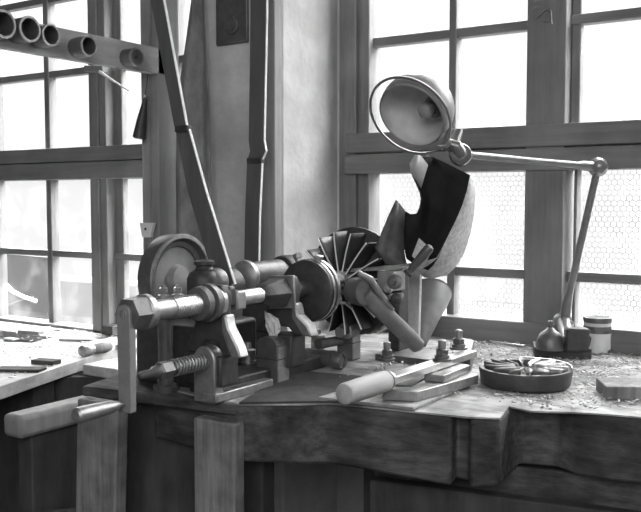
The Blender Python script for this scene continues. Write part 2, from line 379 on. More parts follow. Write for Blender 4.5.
# ------------------------------------------------------------------ benches
def poly(pts, z0, z1):
    return S().prism([V((p[0], p[1], z0)) for p in pts], (0, 0, z1-z0))
fr = [pix(x, y, Z=BZ) for x, y in ((238, 405), (300, 405), (330, 404), (400, 411), (468, 418), (500, 419))]
edge = fr + [V((-.556, 1.435, 0))] + [pix(x, y, Z=BZ) for x, y in ((530, 412), (570, 413), (605, 415), (641, 418))] + [V((.6, 1.9, 0)), V((.6, 2.069, 0)), V((-1.31, 2.069, 0)), V((-1.325, 1.78, 0)), V((-1.28, 1.835, 0)), V((-1.20, 1.6, 0)), V((-1.19, 1.3, 0)), V((-1.19, 1.215, 0))]
t = thing('work_bench', 'heavy dark timber workbench under the machine and the right window, thick slab front', 'bench', (-.6, 1.7, 0))
q = [pix(x, y, Z=BZ) for x, y in ((452, 416), (455, 416), (470, 418))]
k5 = 4; body = edge[:k5] + [q[0], q[1]+V((-.012, .035, 0)), q[2]+V((-.012, .03, 0)), q[2]] + [edge[5], V((-.556, 1.45, 0)), V((-.55, 1.475, 0)), V((-.49, 1.495, 0)), V((-.45, 1.475, 0))] + edge[9:]
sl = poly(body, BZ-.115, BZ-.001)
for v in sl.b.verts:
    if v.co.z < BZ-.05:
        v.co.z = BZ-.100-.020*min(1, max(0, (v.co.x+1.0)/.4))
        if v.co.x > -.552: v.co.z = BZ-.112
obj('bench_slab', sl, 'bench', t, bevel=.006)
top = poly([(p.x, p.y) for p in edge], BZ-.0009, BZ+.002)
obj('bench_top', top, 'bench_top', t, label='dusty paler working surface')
# thin planks left of the slab, under the crank end
obj('bench_plank', poly([pix(x, y, Z=BZ) for x, y in ((82, 386), (190, 399), (238, 405))] + [V((-1.19, 1.215, 0)), V((-1.19, 1.34, 0)), V((-1.34, 1.26, 0))], BZ-.02, BZ), 'bench', t, bevel=.003)
obj('bench_plank', poly([V((-1.35, 1.25, 0)), V((-1.19, 1.32, 0)), V((-1.20, 1.6, 0)), V((-1.28, 1.83, 0)), V((-1.45, 1.83, 0))], BZ-.03, BZ-.004), 'bench_top', t, bevel=.003)
def front(px0, px1, py0, Yf, thick, zb=0, zt=None, lean=0):
    A = pix(px0, py0, Y=Yf); B = pix(px1, py0, Y=Yf)
    z = zt if zt else (A.z+B.z)/2
    return S().prism([V((A.x-lean, Yf, zb)), V((B.x-lean, Yf, zb)), V((B.x, Yf, z)), V((A.x, Yf, z))], (0, thick, 0))
obj('leg', front(193, 234, 421, 1.165, .03, lean=.0), 'rough_wood', t, bevel=.004, label='pale upright plank leg under the bench middle')
obj('leg', front(77, 117, 402, 1.10, .03, lean=.045), 'rough_wood', t, bevel=.004, label='pale upright plank leg under the crank')
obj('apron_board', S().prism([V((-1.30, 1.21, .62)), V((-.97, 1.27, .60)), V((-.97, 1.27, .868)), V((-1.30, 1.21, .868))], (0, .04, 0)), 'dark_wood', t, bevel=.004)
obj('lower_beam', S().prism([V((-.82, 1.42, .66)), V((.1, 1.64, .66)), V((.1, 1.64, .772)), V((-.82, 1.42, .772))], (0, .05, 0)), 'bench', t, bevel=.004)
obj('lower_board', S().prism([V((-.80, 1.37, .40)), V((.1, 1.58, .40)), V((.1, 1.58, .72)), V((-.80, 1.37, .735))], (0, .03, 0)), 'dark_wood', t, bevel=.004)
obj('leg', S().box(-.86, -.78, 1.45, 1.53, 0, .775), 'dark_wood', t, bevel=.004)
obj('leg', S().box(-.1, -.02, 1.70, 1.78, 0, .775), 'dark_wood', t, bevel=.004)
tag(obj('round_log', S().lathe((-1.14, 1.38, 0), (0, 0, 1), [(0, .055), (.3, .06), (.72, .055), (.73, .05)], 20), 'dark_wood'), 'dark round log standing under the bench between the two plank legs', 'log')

# left bench: separate planks
t = thing('side_bench', 'low pale plank bench along the left window, strewn with chips', 'bench', (-2.3, 1.6, 0))
pA = pix(0, 386, Z=LZ); pB = pix(118, 347, Z=LZ)
dd = (pB-pA).normalized(); nn = V((-dd.y, dd.x, 0)); 
def plank(o0, o1, s0, s1, z0, z1, m='left_bench', lab=None):
    q = [pA + dd*s0 + nn*o0, pA + dd*s1 + nn*o0, pA + dd*s1 + nn*o1, pA + dd*s0 + nn*o1]
    return obj('bench_plank', poly(q, z0, z1), m, t, bevel=.003, label=lab)
LL = (pB-pA).length
plank(0, .12, -.5, LL+.17, LZ-.035, LZ)
plank(.125, .31, -.6, -.05, LZ-.03, LZ-.002); plank(.125, .31, .07, LL+.12, LZ-.03, LZ-.002)
plank(.315, .50, -.7, LL+.02, LZ-.03, LZ-.003)
plank(.505, .70, -.8, LL-.08, LZ-.03, LZ-.001)
plank(.705, .95, -.9, LL-.2, LZ-.03, LZ-.002)
obj('bench_plank', S().box(-3.2, -1.68, 1.93, 2.078, LZ-.035, LZ-.008), 'left_bench', t, bevel=.003)
obj('bench_plank', S().box(-1.90, -1.45, 1.66, 1.76, LZ-.04, LZ-.01), 'left_bench', t, bevel=.003)
obj('bench_plank', S().box(-1.90, -1.775, 1.763, 1.925, LZ-.04, LZ-.01), 'left_bench', t, bevel=.003)
obj('leg', S().box(-1.98, -1.91, 1.50, 1.57, 0, LZ-.036), 'dark_wood', t, bevel=.003)
obj('leg', S().box(-2.72, -2.65, 1.85, 1.92, 0, LZ-.036), 'dark_wood', t, bevel=.003)
obj('leg', S().box(-2.35, -2.28, 1.20, 1.27, 0, LZ-.036), 'dark_wood', t, bevel=.003)
obj('back_board', S().prism([V((-2.4, 1.15, 0)), V((-1.75, 1.75, 0)), V((-1.75, 1.75, LZ-.04)), V((-2.4, 1.15, LZ-.04))], (-.02, .02, 0)), 'dark_wood', t)
c0 = pix(14, 414, Z=.775)
tag(obj('square_beam', S().box(c0.x-.03, c0.x+.035, c0.y-.01, c0.y+.42, .722, .775), 'post_wood', bevel=.012), 'short thick grey beam with worn rounded end, sticking out below the side bench', 'beam')
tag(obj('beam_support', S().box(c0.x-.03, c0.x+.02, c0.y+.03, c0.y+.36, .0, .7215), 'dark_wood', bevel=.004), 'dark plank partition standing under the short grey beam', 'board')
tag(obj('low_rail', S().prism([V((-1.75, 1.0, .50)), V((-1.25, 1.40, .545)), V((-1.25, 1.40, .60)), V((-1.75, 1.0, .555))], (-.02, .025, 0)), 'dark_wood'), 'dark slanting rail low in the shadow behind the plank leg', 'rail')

pz = BZ+.0025
tag(obj('dark_sheet', S().prism([pix(x, y, Z=pz) for x, y in ((292, 371.5), (377, 379), (346, 402.5), (239, 404.3))], (0, 0, .004)), 'dark_wood', bevel=.001), 'thin dark sheet lying flat between the machine foot and the wooden bar handle', 'board')  # flat sheet that darkens this part of the bench top
t = thing('window_hook', 'small bent catch high on the right window mullion', 'hook', pix(546, 22, Y=2.07))
obj('hook_plate', S().prism([pix(x, y, Y=2.076) for x, y in ((542, 9), (550, 9), (551, 22), (543, 22))], (0, .006, 0)), 'frame_wood', t, bevel=.001)
obj('hook_rod', S().tube([pix(x, y, Y=2.068) for x, y in ((537, 17), (546, 9), (551, 11), (552, 24))], .0016), 'steel_worn', t)
# bits on the left bench
t = thing('wooden_mallet', 'small turned wooden mallet lying on the side bench', 'mallet', pix(96, 355, Z=LZ))
h0 = pix(82, 351, Z=LZ+.018); h1 = pix(104, 347.5, Z=LZ+.014); dm = (h1-h0).normalized()
obj('mallet_head', S().lathe(h0-dm*.004, dm, [(0, .008), (.003, .015), (.012, .0195), (.03, .018), (.045, .013), (.05, .012)]), 'steel_worn', t)
obj('handle', S().lathe(h0+dm*.044, dm, [(0, .012), (.02, .0155), (.055, .016), (.075, .012), (.08, .006)]), 'rough_wood', t)
def chip(px, py, L_, W_, H_, ang, m, label, base=LZ, name='wood_offcut', cat='offcut', dz=.0006):
    c = pix(px, py, Z=base); d = V((math.cos(ang), math.sin(ang), 0)); n = V((-d.y, d.x, 0))
    pts = [c - d*L_/2 - n*W_/2*.8, c + d*L_/2*.9 - n*W_/2, c + d*L_/2 + n*W_/2*.85, c - d*L_/2*.92 + n*W_/2]
    return tag(obj(name, S().prism([V((p.x, p.y, base+dz)) for p in pts], (0, 0, H_)), m, bevel=.002), label, cat)
chip(31, 334, .09, .03, .012, .25, 'pale_wood', 'pale flat wood offcut on the side bench near the window')
chip(46, 364, .075, .04, .012, .3, 'dark_wood', 'dark curled scrap on the side bench edge')
chip(76, 341, .11, .018, .006, .5, 'iron_mid', 'thin grey strip lying across the side bench behind the mallet')
chip(20, 371, .13, .05, .008, .55, 'dark_wood', 'dark bark piece at the near edge of the side bench')
chip(113, 334, .05, .07, .03, .2, 'iron', 'dark iron block on the side bench beside the crank')
chip(120, 347, .03, .02, .008, .9, 'paper', 'small crumpled white scrap behind the crank lever')
chip(11, 340, .05, .03, .006, .1, 'left_bench', 'thin pale shaving beside the window end of the side bench')
chip(57, 331, .03, .01, .004, .1, 'iron_mid', 'tiny dark nail scrap near the mullion on the side bench')
s = S(); 
for k in range(900):
    x = random.uniform(-2.6, -1.75); y = random.uniform(1.35, 2.05)
    if y - 1.35 < (-1.9-x)*-.9: continue
    q = pA + dd*((V((x, y, 0))-pA).dot(dd)); off = (V((x, y, 0))-V((pA.x, pA.y, 0))).dot(nn)
    if off < .02: continue
    a_ = random.uniform(0, PI); l_ = random.uniform(.002, .007); d = V((math.cos(a_), math.sin(a_), random.uniform(-.2, .4)))*l_; n = V((-d.y, d.x, 0))*.5
    p = V((x, y, LZ+.0015)); s.faces([p-d-n, p+d-n, p+d+n, p-d+n], [(0, 1, 2, 3)])
tag(obj('wood_chips', s, 'left_bench', solid=.0008), 'fine wood chips scattered over the side bench planks', 'chips', kind='stuff')
# pipe and cable outside/inside the left pane
tag(obj('white_pipe', S().tube([pix(-20, 262, Y=2.45), pix(0, 278, Y=2.45), pix(12, 291, Y=2.45), pix(24, 297, Y=2.45), pix(36, 301, Y=2.45)], .009), 'white'), 'curved white pipe outside the bottom left pane', 'pipe')
tag(obj('dark_cable', S().tube([pix(-10, 312, Y=2.5), pix(12, 304, Y=2.5), pix(33, 297, Y=2.5)], .005), 'iron'), 'thin dark cable outside the bottom left pane', 'cable')
tag(obj('white_pipe', S().tube([pix(-10, 315, Y=2.45), pix(3, 316, Y=2.45), pix(20, 319, Y=2.45)], .009), 'white'), 'short straight white pipe lying low outside the bottom left pane', 'pipe')

# ------------------------------------------------------------------ the machine
SX = -1.01; SZ = 1.07
def yl(px, X=SX): return pix(px, 300, X=X).y
mc = thing('indexing_machine', 'old screw-feed indexing machine with long steel spindle, castings and crank on the workbench', 'machine', (SX, 1.4, BZ))
A3 = V((0, 1, 0))
def ax(y, x=SX, z=SZ): return V((x, y, z))
# crank
s = S(); 
pts = [V((SX-.013, .965, .915)), V((SX+.013, .965, .915))] + [V((SX+.0145*math.cos(a_), .965, SZ+.002+.0145*math.sin(a_))) for a_ in [PI*k/10 for k in range(11)]]
crank = obj('crank_arm', s.prism(pts, (0, .014, 0)), 'web', mc, bevel=.0015)
obj('pivot_pin', S().lathe((SX, .966, SZ+.002), (0, -1, 0), [(0, .007), (.003, .0065), (.003, .003), (.001, 0)], 14), 'steel', crank)
hz = .93
obj('crank_handle', S().lathe((SX, .965, hz), (0, -1, 0), [(0, .004), (.012, .004), (.014, .007), (.03, .010), (.085, .0125), (.095, .012), (.098, .009)]), 'steel_worn', crank, label='polished steel crank handle')
obj('lock_nut', S().lathe((SX, .970, SZ), A3, [(0, .02), (.004, .027), (.034, .029), (.036, .022)], 6), 'iron_mid', mc)
obj('collar', S().lathe((SX, 1.004, SZ), A3, [(0, .026), (.003, .029), (.014, .029), (.018, .022)]), 'steel_worn', mc)
obj('spindle', S().cyl(ax(1.02), ax(1.10), .017), 'steel_worn', mc, label='smooth steel spindle')
prof = [(0, .0155)]
for k in range(11): prof += [(.006*k+.001, .0185), (.006*k+.004, .0185), (.006*k+.005, .016)]
obj('spindle_thread', S().lathe(ax(1.072), A3, prof), 'steel', mc)
obj('bearing_collar', S().lathe(ax(1.137), A3, [(0, .02), (.002, .029), (.014, .031), (.016, .024), (.02, .024), (.022, .034), (.034, .034), (.036, .025)]), 'iron_mid', mc)
obj('bearing_collar', S().lathe(ax(1.176), A3, [(0, .025), (.002, .03), (.012, .03), (.014, .018)]), 'steel_worn', mc)
obj('spindle', S().cyl(ax(1.18), ax(1.34), .0145), 'steel', mc)
obj('clamp_block', S().box(SX-.022, SX+.022, 1.222, 1.249, SZ-.018, SZ+.016), 'steel_worn', mc, bevel=.003)
obj('bearing_cap', S().box(SX-.026, SX+.024, 1.196, 1.218, SZ-.01, SZ+.027), 'iron', mc, bevel=.006)
obj('flange_nut', S().lathe(ax(1.315), A3, [(0, .016), (.008, .022), (.04, .027), (.066, .031), (.07, .026)], 6), 'iron', mc)
obj('square_flange', S().prism([V((SX+x, 1.384, SZ+z)) for x, z in ((-.03, -.036), (.034, -.03), (.03, .034), (-.034, .03))], (0, .006, 0)), 'steel_worn', mc, bevel=.001)
obj('spindle', S().cyl(ax(1.40), ax(1.80), .016), 'iron_mid', mc)
# face plate disc
dk = obj('index_disc', S().lathe(ax(1.468, z=SZ-.006), A3, [(0, .03), (0, .058), (.003, .0635), (.016, .065), (.018, .0625), (.021, .0625), (.023, .065), (.034, .065), (.037, .061), (.037, .03)], 48), 'iron', mc)
obj('disc_rim', S().shell(ax(1.468, z=SZ-.006), A3, [(.012, .0645), (.0125, .0658), (.0165, .0658), (.017, .0645)], 48), 'steel', dk)
obj('rim_band', S().shell(ax(1.468, z=SZ-.006), A3, [(.025, .065), (.025, .0660), (.034, .0660), (.034, .065)], 48), 'steel_worn', dk)
obj('clamp_knob', S().lathe((SX-.024, 1.482, SZ+.053), (-.3, 0, 1), [(0, .008), (.006, .008), (.008, .010), (.016, .010), (.018, .006)], 16), 'steel_worn', dk)
obj('clamp_knob', S().lathe((SX+.016, 1.492, SZ+.053), (.2, 0, 1), [(0, .006), (.006, .008), (.01, .010), (.014, .010), (.015, .006)], 16), 'steel', dk)
hb = obj('hub', S().lathe(ax(1.527), A3, [(0, .03), (.01, .022), (.035, .020), (.04, .024), (.062, .024), (.066, .018)], 24), 'steel', mc)
obj('hub_hole', S().lathe((SX+.0225, 1.575, SZ-.002), (1, 0, 0), [(0, .009), (.003, .009), (.003, .007), (.001, .006), (.001, 0)], 14), 'iron', hb)
# A shaped headstocks
def headstock(y, th, feet, zf, mm='iron'):
    pts = [(SX-.028, SZ+.012), (SX-.018, SZ+.03), (SX+.018, SZ+.03), (SX+.027, SZ+.012), (SX+.024, SZ-.02), (SX+.024, SZ-.05), (SX+feet-.012, zf+.012), (SX+feet-.012, zf),
           (SX+feet-.028, zf), (SX+.012, SZ-.07), (SX-.02, SZ-.07), (SX-feet+.02, zf), (SX-feet-.01, zf), (SX-feet-.01, zf+.014), (SX-.05, SZ-.06), (SX-.036, SZ-.02)]
    o = obj('headstock', S().prism([V((x, y, z)) for x, z in pts], (0, th, 0)), mm, mc, bevel=.003)
    return o
headstock(1.180, .022, .05, .975); headstock(1.392, .024, .055, .985)
for y, f, zf, th in ((1.180, .05, .975, .022), (1.392, .055, .985, .024)):
    obj('headstock_lit_leg', S().prism([V((SX+.028, y, SZ-.022)), V((SX+.034, y, SZ-.045)), V((SX+f+.004, y, zf+.02)), V((SX+f+.012, y, zf+.0)), V((SX+f-.010, y, zf+.0)), V((SX+.022, y, SZ-.05)), V((SX+.014, y, SZ-.022))], (0, th+.004, 0)), 'steel_worn', mc, bevel=.003)  # lit side of the leg, put in as a lighter piece
for y, zf in ((1.170, .975), (1.384, .985)):
    obj('headstock_base', S().box(SX-.062, SX+.026, y, y+.05, BZ+.03, zf), 'iron', mc, bevel=.004)
# bed and feet
obj('bed_casting', S().box(SX-.085, SX-.004, 1.21, 1.60, BZ+.003, BZ+.032), 'iron', mc, bevel=.004)
obj('bed_casting', S().box(SX-.25, SX-.085, 1.235, 1.42, BZ+.0, BZ+.12), 'iron', mc, bevel=.008)
obj('bed_foot', S().prism([V((SX-.01, 1.163, BZ+.003)), V((SX+.020, 1.163, BZ+.003)), V((SX+.022, 1.33, BZ+.003)), V((SX-.0, 1.33, BZ+.003))], (0, 0, .016)), 'steel_worn', mc, bevel=.002)
# pedestal column under collar
cl_ = pix(166, 391, Z=BZ)
obj('column', S().lathe((cl_.x, cl_.y, BZ+.0), (0, 0, 1), [(0, .024), (.012, .024), (.014, .016), (.075, .0135), (.15, .0155), (.165, .018)]), 'iron_mid', mc)
obj('clamp_yoke', S().box(cl_.x-.028, cl_.x+.03, cl_.y-.02, cl_.y+.05, 1.03, 1.066), 'iron', mc, bevel=.008)
for xx, yy in ((cl_.x-.004, cl_.y), (cl_.x+.012, cl_.y+.022)):
    st = obj('stud_bolt', S().lathe((xx, yy, 1.066), (0, 0, 1), [(0, .011), (.006, .011), (.008, .006), (.012, .006)], 16), 'steel_worn', mc)
    obj('hex_nut', S().lathe((xx, yy, 1.077), (0, 0, 1), [(0, .006), (.0, .0085), (.008, .0085), (.01, .004), (.014, .004)], 6), 'steel', st)
# bracket and spring screw
zsx = .966
pts = [V((SX-.034, 1.165, BZ)), V((SX+.016, 1.165, BZ))] + [V((SX-.009+.025*math.cos(a_), 1.165, zsx+.026*math.sin(a_))) for a_ in [PI*k/12 for k in range(13)]]
obj('spring_bracket', S().prism(pts, (0, .026, 0)), 'steel_worn', mc, bevel=.003)
obj('feed_screw', S().lathe(ax(1.005, SX-.008, zsx), A3, [(0, .003), (.004, .006), (.03, .007), (.035, .0105), (.055, .0105), (.17, .0085), (.18, .0085)]), 'iron_mid', mc)
obj('hex_nut', S().lathe(ax(1.05, SX-.008, zsx), A3, [(0, .011), (.003, .0155), (.026, .0155), (.028, .012)], 6), 'iron_mid', mc)
hel = [ax(1.082+.080*k/140, SX-.008, zsx) + V((.0135*math.cos(k/140*2*PI*10), 0, .0135*math.sin(k/140*2*PI*10))) for k in range(141)]
obj('coil_spring', S().tube(hel, .0021, 7), 'steel_worn', mc)
# blocks and studs on the bed side
def blk(px, py, wx, wy, h, name, cap=True):
    c = pix(px, py, Z=BZ+.003); x1, y0 = c.x, c.y
    n = 8; pts = [V((x1-wx, y0, BZ+.003)), V((x1, y0, BZ+.003)), V((x1, y0, BZ+h-.006))] + [V((x1-wx/2+wx/2*math.cos(a_), y0, BZ+h-.006+.014*math.sin(a_))) for a_ in [PI*k/n for k in range(1, n)]] + [V((x1-wx, y0, BZ+h-.006))]
    o = obj(name, S().prism(pts, (0, wy, 0)), 'iron_mid', mc, bevel=.0015)
    obj('lit_side', S().box(x1-.001, x1+.002, y0+.002, y0+wy-.002, BZ+.006, BZ+h-.01), 'steel', o)  # pale slab paints the light on the block's window side
    if cap: obj('cap_joint', S().box(x1-wx-.0015, x1+.0028, y0-.0012, y0+wy+.001, BZ+h*.58, BZ+h*.58+.0015), 'iron', o)
    return x1, y0
bx, by = blk(277, 384, .05, .04, .085, 'bearing_block')
blk(352, 361, .04, .035, .072, 'bearing_block')
def stud(px, py, r_, h):
    c = pix(px, py, Z=BZ+.003)
    obj('turned_stud', S().lathe(c, (0, 0, 1), [(0, r_*1.1), (h*.1, r_), (h*.48, r_), (h*.5, r_*.92), (h*.52, r_), (h*.75, r_), (h*.8, r_*1.15), (h*.84, r_*.5), (h, r_*.45), (h*1.02, r_*.2)]), 'steel', mc)
stud(248, 377, .0145, .07); stud(318, 356, .0165, .062)
c = pix(330, 352, Z=BZ+.05)
obj('cross_shaft', S().cyl(pix(318, 344, X=-1.03), pix(342, 340, X=-1.03), .011), 'iron_mid', mc)
c = pix(343, 361, Z=BZ+.022)
obj('roller_end', S().lathe(c-V((.075, .0, 0)), (1, 0, 0), [(0, .014), (.05, .015), (.055, .019), (.072, .019), (.075, .017), (.075, .014), (.070, .013), (.070, 0)]), 'iron_mid', mc)
obj('lower_shaft', S().lathe(ax(1.60, z=.962), A3, [(0, .012), (.02, .012), (.022, .018), (.09, .018), (.094, .013), (.12, .013), (.122, .02), (.13, .02), (.132, .013), (.15, .013), (.152, .021), (.165, .021), (.22, .016), (.26, .015)]), 'steel_worn', mc)
obj('spoke_guard', S().tube([pix(334, 303, Y=1.56), pix(345, 303, Y=1.57), pix(352, 308, Y=1.6)], .0035), 'steel', mc)
# tail stock right of the rotor
q0 = pix(398, 345, Z=BZ+.003)
TY = 1.62
tsx = q0.x
tail = obj('tailstock', S().box(pix(388, 290, Y=TY+.12).x, pix(399, 290, Y=TY+.12).x, TY+.12, TY+.17, BZ+.003, pix(390, 274, Y=TY).z), 'iron', mc, bevel=.004)
obj('tail_plate', S().prism([pix(345, 269, Y=TY-.01), pix(397, 265, Y=TY-.01), pix(404, 267, Y=TY-.01), pix(397, 270, Y=TY-.01), pix(350, 272, Y=TY-.01)], (0, .15, 0)), 'steel', mc, bevel=.001)
obj('tail_block', S().box(pix(377, 282, Y=TY-.03).x, pix(394, 282, Y=TY-.03).x, TY-.03, TY+.02, pix(385, 291, Y=TY-.03).z, pix(385, 271, Y=TY-.03).z), 'steel_worn', mc, bevel=.002)
for (x, y, r_, m_) in ((396, 282, .015, 'iron_mid'), (398, 299, .012, 'iron'), (389, 289, .009, 'steel_worn')):
    obj('clamp_wheel', S().lathe(pix(x, y, Y=TY-.045), (.2, -1, .1), [(0, r_*.6), (.0, r_), (.014, r_), (.016, r_*.7), (.016, r_*.4), (.024, r_*.35), (.024, 0)], 18), m_, mc)
obj('tail_screw', S().tube([pix(382, 302, Y=TY-.05), pix(391, 296, Y=TY-.05), pix(403, 295, Y=TY-.03)], .005), 'steel', mc)

# the rotor being made
rt = thing('turbine_rotor', 'rotor of thin radial metal blades held on the machine spindle behind the index disc', 'rotor', ax(1.66, z=SZ-.12))
obj('back_disc', S().lathe(ax(1.66), A3, [(0, .02), (0, .117), (.002, .120), (.008, .120), (.01, .115), (.01, .02)], 56), 'iron', rt)
obj('rotor_hub', S().lathe(ax(1.585), A3, [(0, .019), (0, .022), (.01, .026), (.078, .03), (.078, .02)], 28), 'steel_worn', rt)
nb = 16
for k in range(nb):
    a_ = 2*PI*k/nb + .10
    e = V((math.cos(a_), 0, math.sin(a_))); tn = V((-math.sin(a_), 0, math.cos(a_)))
    s = S(); rows = []
    for i in range(7):
        f = i/6; r_ = .024 + .088*f
        rows.append([ax(1.60) + e*r_ + V((0, yy, 0)) + tn*(.004*math.sin(f*PI*.6)*(1-yy/.06)) for yy in (0, .015, .03, .045, .058)])
    obj('blade', s.grid(rows), 'iron', rt, solid=.0016)
    # lit leading edge drawn as a pale tube, the light painted in
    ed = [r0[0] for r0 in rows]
    obj('blade_lit_edge', S().tube(ed, .0017, 6), 'lit_edge', rt.children[-1])
# ------------------------------------------------------------------ wheel and countershaft behind
wh = thing('flywheel', 'large dark iron flywheel with rounded rim standing behind the spindle', 'wheel', (-1.33, 1.43, BZ))
wc = V((-1.315, 1.415, 1.08))
obj('wheel_rim', S().lathe(wc-V((.028, 0, 0)), (1, 0, 0), [(0, .07), (0, .086), (.006, .095), (.036, .0975), (.044, .0965), (.046, .092), (.044, .086), (.040, .083), (.036, .08), (.034, .07), (.03, .068), (.0, .07)], 56), 'iron_mid', wh)
obj('rim_bead', S().lathe(wc-V((.028, 0, 0)), (1, 0, 0), [(.040, .0915), (.045, .0975), (.0485, .096), (.0485, .088), (.046, .086), (.040, .0915)], 56), 'steel_worn', wh)
obj('wheel_web', S().lathe(wc-V((.014, 0, 0)), (1, 0, 0), [(0, 0), (0, .082), (.018, .082), (.014, .06), (.016, .03), (.03, .026), (.034, 0)], 48), 'web', wh)
obj('wheel_stand', S().box(wc.x-.02, wc.x+.035, wc.y-.06, wc.y+.02, BZ-.003, 1.0), 'iron', wh, bevel=.005)
gb = thing('gear_housing', 'squat iron bearing housing with knurled cap between the flywheel and slanting belt', 'housing', (-1.22, 1.38, BZ+.12))
hp = V((-1.19, 1.365, 0))
obj('housing_body', S().lathe(V((hp.x, hp.y, BZ+.12)), (0, 0, 1), [(0, .034), (.05, .036), (.078, .036), (.090, .031), (.096, .022)], 28), 'iron', gb, bevel=0)
obj('cap', S().lathe(V((hp.x+.0, hp.y, BZ+.212)), (0, 0, 1), [(0, .018), (.006, .020), (.010, .017), (.014, .017), (.016, .022), (.022, .022), (.025, .017)], 14), 'iron', gb)
obj('housing_barrel', S().lathe(V((hp.x+.004, hp.y-.004, SZ+.008)), V((.35, .9, 0)), [(0, .030), (.015, .032), (.022, .033), (.026, .032), (.034, .032), (.042, .027), (.045, .016)], 28), 'iron_mid', gb)
cs = thing('countershaft', 'horizontal iron countershaft drum with a bright domed end between the two belts', 'shaft', (-1.2, 1.6, .95))
cc = V((-1.225, 1.54, 1.078))
obj('drum', S().lathe(cc, A3, [(0, .03), (.004, .032), (.13, .032), (.132, .02), (.25, .02)], 28), 'iron_mid', cs)
obj('domed_end', S().lathe(cc, (-.0, -1, 0), [(-.012, .036), (-.004, .038), (.002, .036), (.008, .026), (.011, .01), (.011, 0)], 28), 'steel_worn', cs)
obj('belt_pulley', S().lathe(cc+V((.0, -.10, -.02)), A3, [(0, .02), (0, .042), (.003, .045), (.05, .045), (.053, .042), (.053, .02)], 32), 'iron', cs)
obj('belt_pulley', S().lathe(cc+V((-.01, .155, .0)), A3, [(0, .02), (0, .037), (.003, .039), (.05, .039), (.053, .037), (.053, .02)], 32), 'iron', cs)
obj('shaft_stand', S().prism([V((cc.x-.05, cc.y+.04, BZ+.003)), V((cc.x+.07, cc.y+.04, BZ+.003)), V((cc.x+.03, cc.y+.04, cc.z)), V((cc.x-.03, cc.y+.04, cc.z))], (0, .05, 0)), 'iron', cs, bevel=.004)
# crumpled white rag between the castings
rg = S(); rows = []
c = pix(274, 318, Y=1.385)
for i in range(12):
    f = i/11; wl = .004 + .017*f**.6; wr = .006 + .014*math.sin(f*2.6)
    rows.append([V((c.x - wl + (wl+wr)*j/11, 1.378+.006*noise.noise(V((i*.5, j*.6, 2))) + .008*abs(f-.5), .975+.055*f*(1-.25*j/11)+.003*noise.noise(V((j*.7, i*.8, 0))))) for j in range(12)])
tag(obj('white_rag', rg.grid(rows), 'paper', solid=.003), 'crumpled white rag behind the castings', 'rag')
# ------------------------------------------------------------------ guard: curved sheet chute
D0 = 1.86
def gp(x, y, dd_): return pix(x, y, D=D0+dd_)
gd = thing('sheet_guard', 'tall curved dark sheet metal guard with a rounded cut-out, beneath the desk lamp', 'guard', gp(415, 275, .05))
# main trough rows: (y-left, xl, xcrease, xright-edge, y...) given top to bottom
main = [((409, 165), (420, 157), (433, 157), (452, 166), (470, 175)),
        ((411, 172), (419, 172), (430, 175), (449, 183), (467, 190)),
        ((415, 181), (420, 186), (430, 192), (446, 200), (462, 206)),
        ((419.5, 190), (423, 200), (430, 208), (444, 216), (455, 222)),
        ((421, 199), (423, 210), (428, 220), (440, 230), (448, 236)),
        ((420, 207), (421, 222), (426, 234), (435, 243), (442, 248)),
        ((417, 213.5), (417, 232), (421, 246), (430, 254), (438, 258)),
        ((411, 214.5), (410, 240), (414, 256), (424, 262), (433, 265)),
        ((405, 211), (403, 242), (406, 258), (416, 266), (428, 270))]
dep = (.02, .055, .07, .055, .02)
obj('trough', S().grid([[gp(x, y, d) for (x, y), d in zip(r_, dep)] for r_ in main]), 'trough_shade', gd, solid=.002, ang=60)  # same sheet as the wing, its shade painted near black
flap = [((396, 200), (400, 204), (405, 211)), ((388, 217), (396, 222), (404, 232)), ((380.5, 235), (392, 242), (404, 252)), ((375, 248), (389, 256), (406, 262)), ((386, 264), (396, 266), (410, 268))]
obj('left_flap', S().grid([[gp(x, y, d) for (x, y), d in zip(r_, (-.02, -.005, .02))] for r_ in flap]), 'iron', gd, solid=.002)
obj('top_flap', S().grid([[gp(416, 153, .0), gp(421, 156, .012), gp(428, 165, .02)], [gp(409, 164, .0), gp(416, 170, .012), gp(424, 178, .02)], [gp(411, 173, .0), gp(416, 180, .012), gp(421, 188, .02)]]), 'lamp_paint', gd, solid=.002)
wing = [((470, 175), (473, 176), (475, 180)), ((467, 190), (471, 192), (475, 196)), ((462, 206), (468, 209), (474, 212)), ((455, 222), (463, 226), (471, 229)),
        ((448, 236), (457, 241), (467, 244)), ((442, 248), (452, 254), (462, 257)), ((437, 258), (446, 264), (455, 267)), ((424, 262), (436, 272), (447, 275)), ((412, 268), (424, 277), (432, 278))]
obj('lit_wing', S().grid([[gp(x, y, d) for (x, y), d in zip(r_, (.02, .06, .13))] for r_ in wing]), 'sheet_speck', gd, solid=.002, label='speckled wing of the guard, its window light put into the colour')  # pale colour stands in for window light on this side
obj('patch', S().prism([gp(x, y, -.03) for x, y in ((412, 256), (419, 238), (432, 250), (424, 268))], FW*.002), 'sheet_speck', gd)
obj('support_strip', S().prism([gp(x, y, .09) for x, y in ((423, 150), (426, 152), (432, 160), (429, 163))], FW*.004), 'steel_worn', gd)
t = thing('ball_lever', 'short round-ended iron lever sticking up in front of the sheet guard', 'lever', pix(410, 270, D=1.80))
l0 = pix(409, 272, D=1.81); l1 = pix(431, 246, D=1.79)
obj('lever_rod', S().lathe(l0, l1-l0, [(0, .006), (.01, .008), (.05, .0105), (.064, .0105), (.070, .008), (.073, .0)], 18), 'iron_mid', t)
obj('end_ring', S().lathe(l0-(l1-l0).normalized()*.006, l1-l0, [(0, .010), (.006, .010), (.008, .006)], 16), 'iron', t)

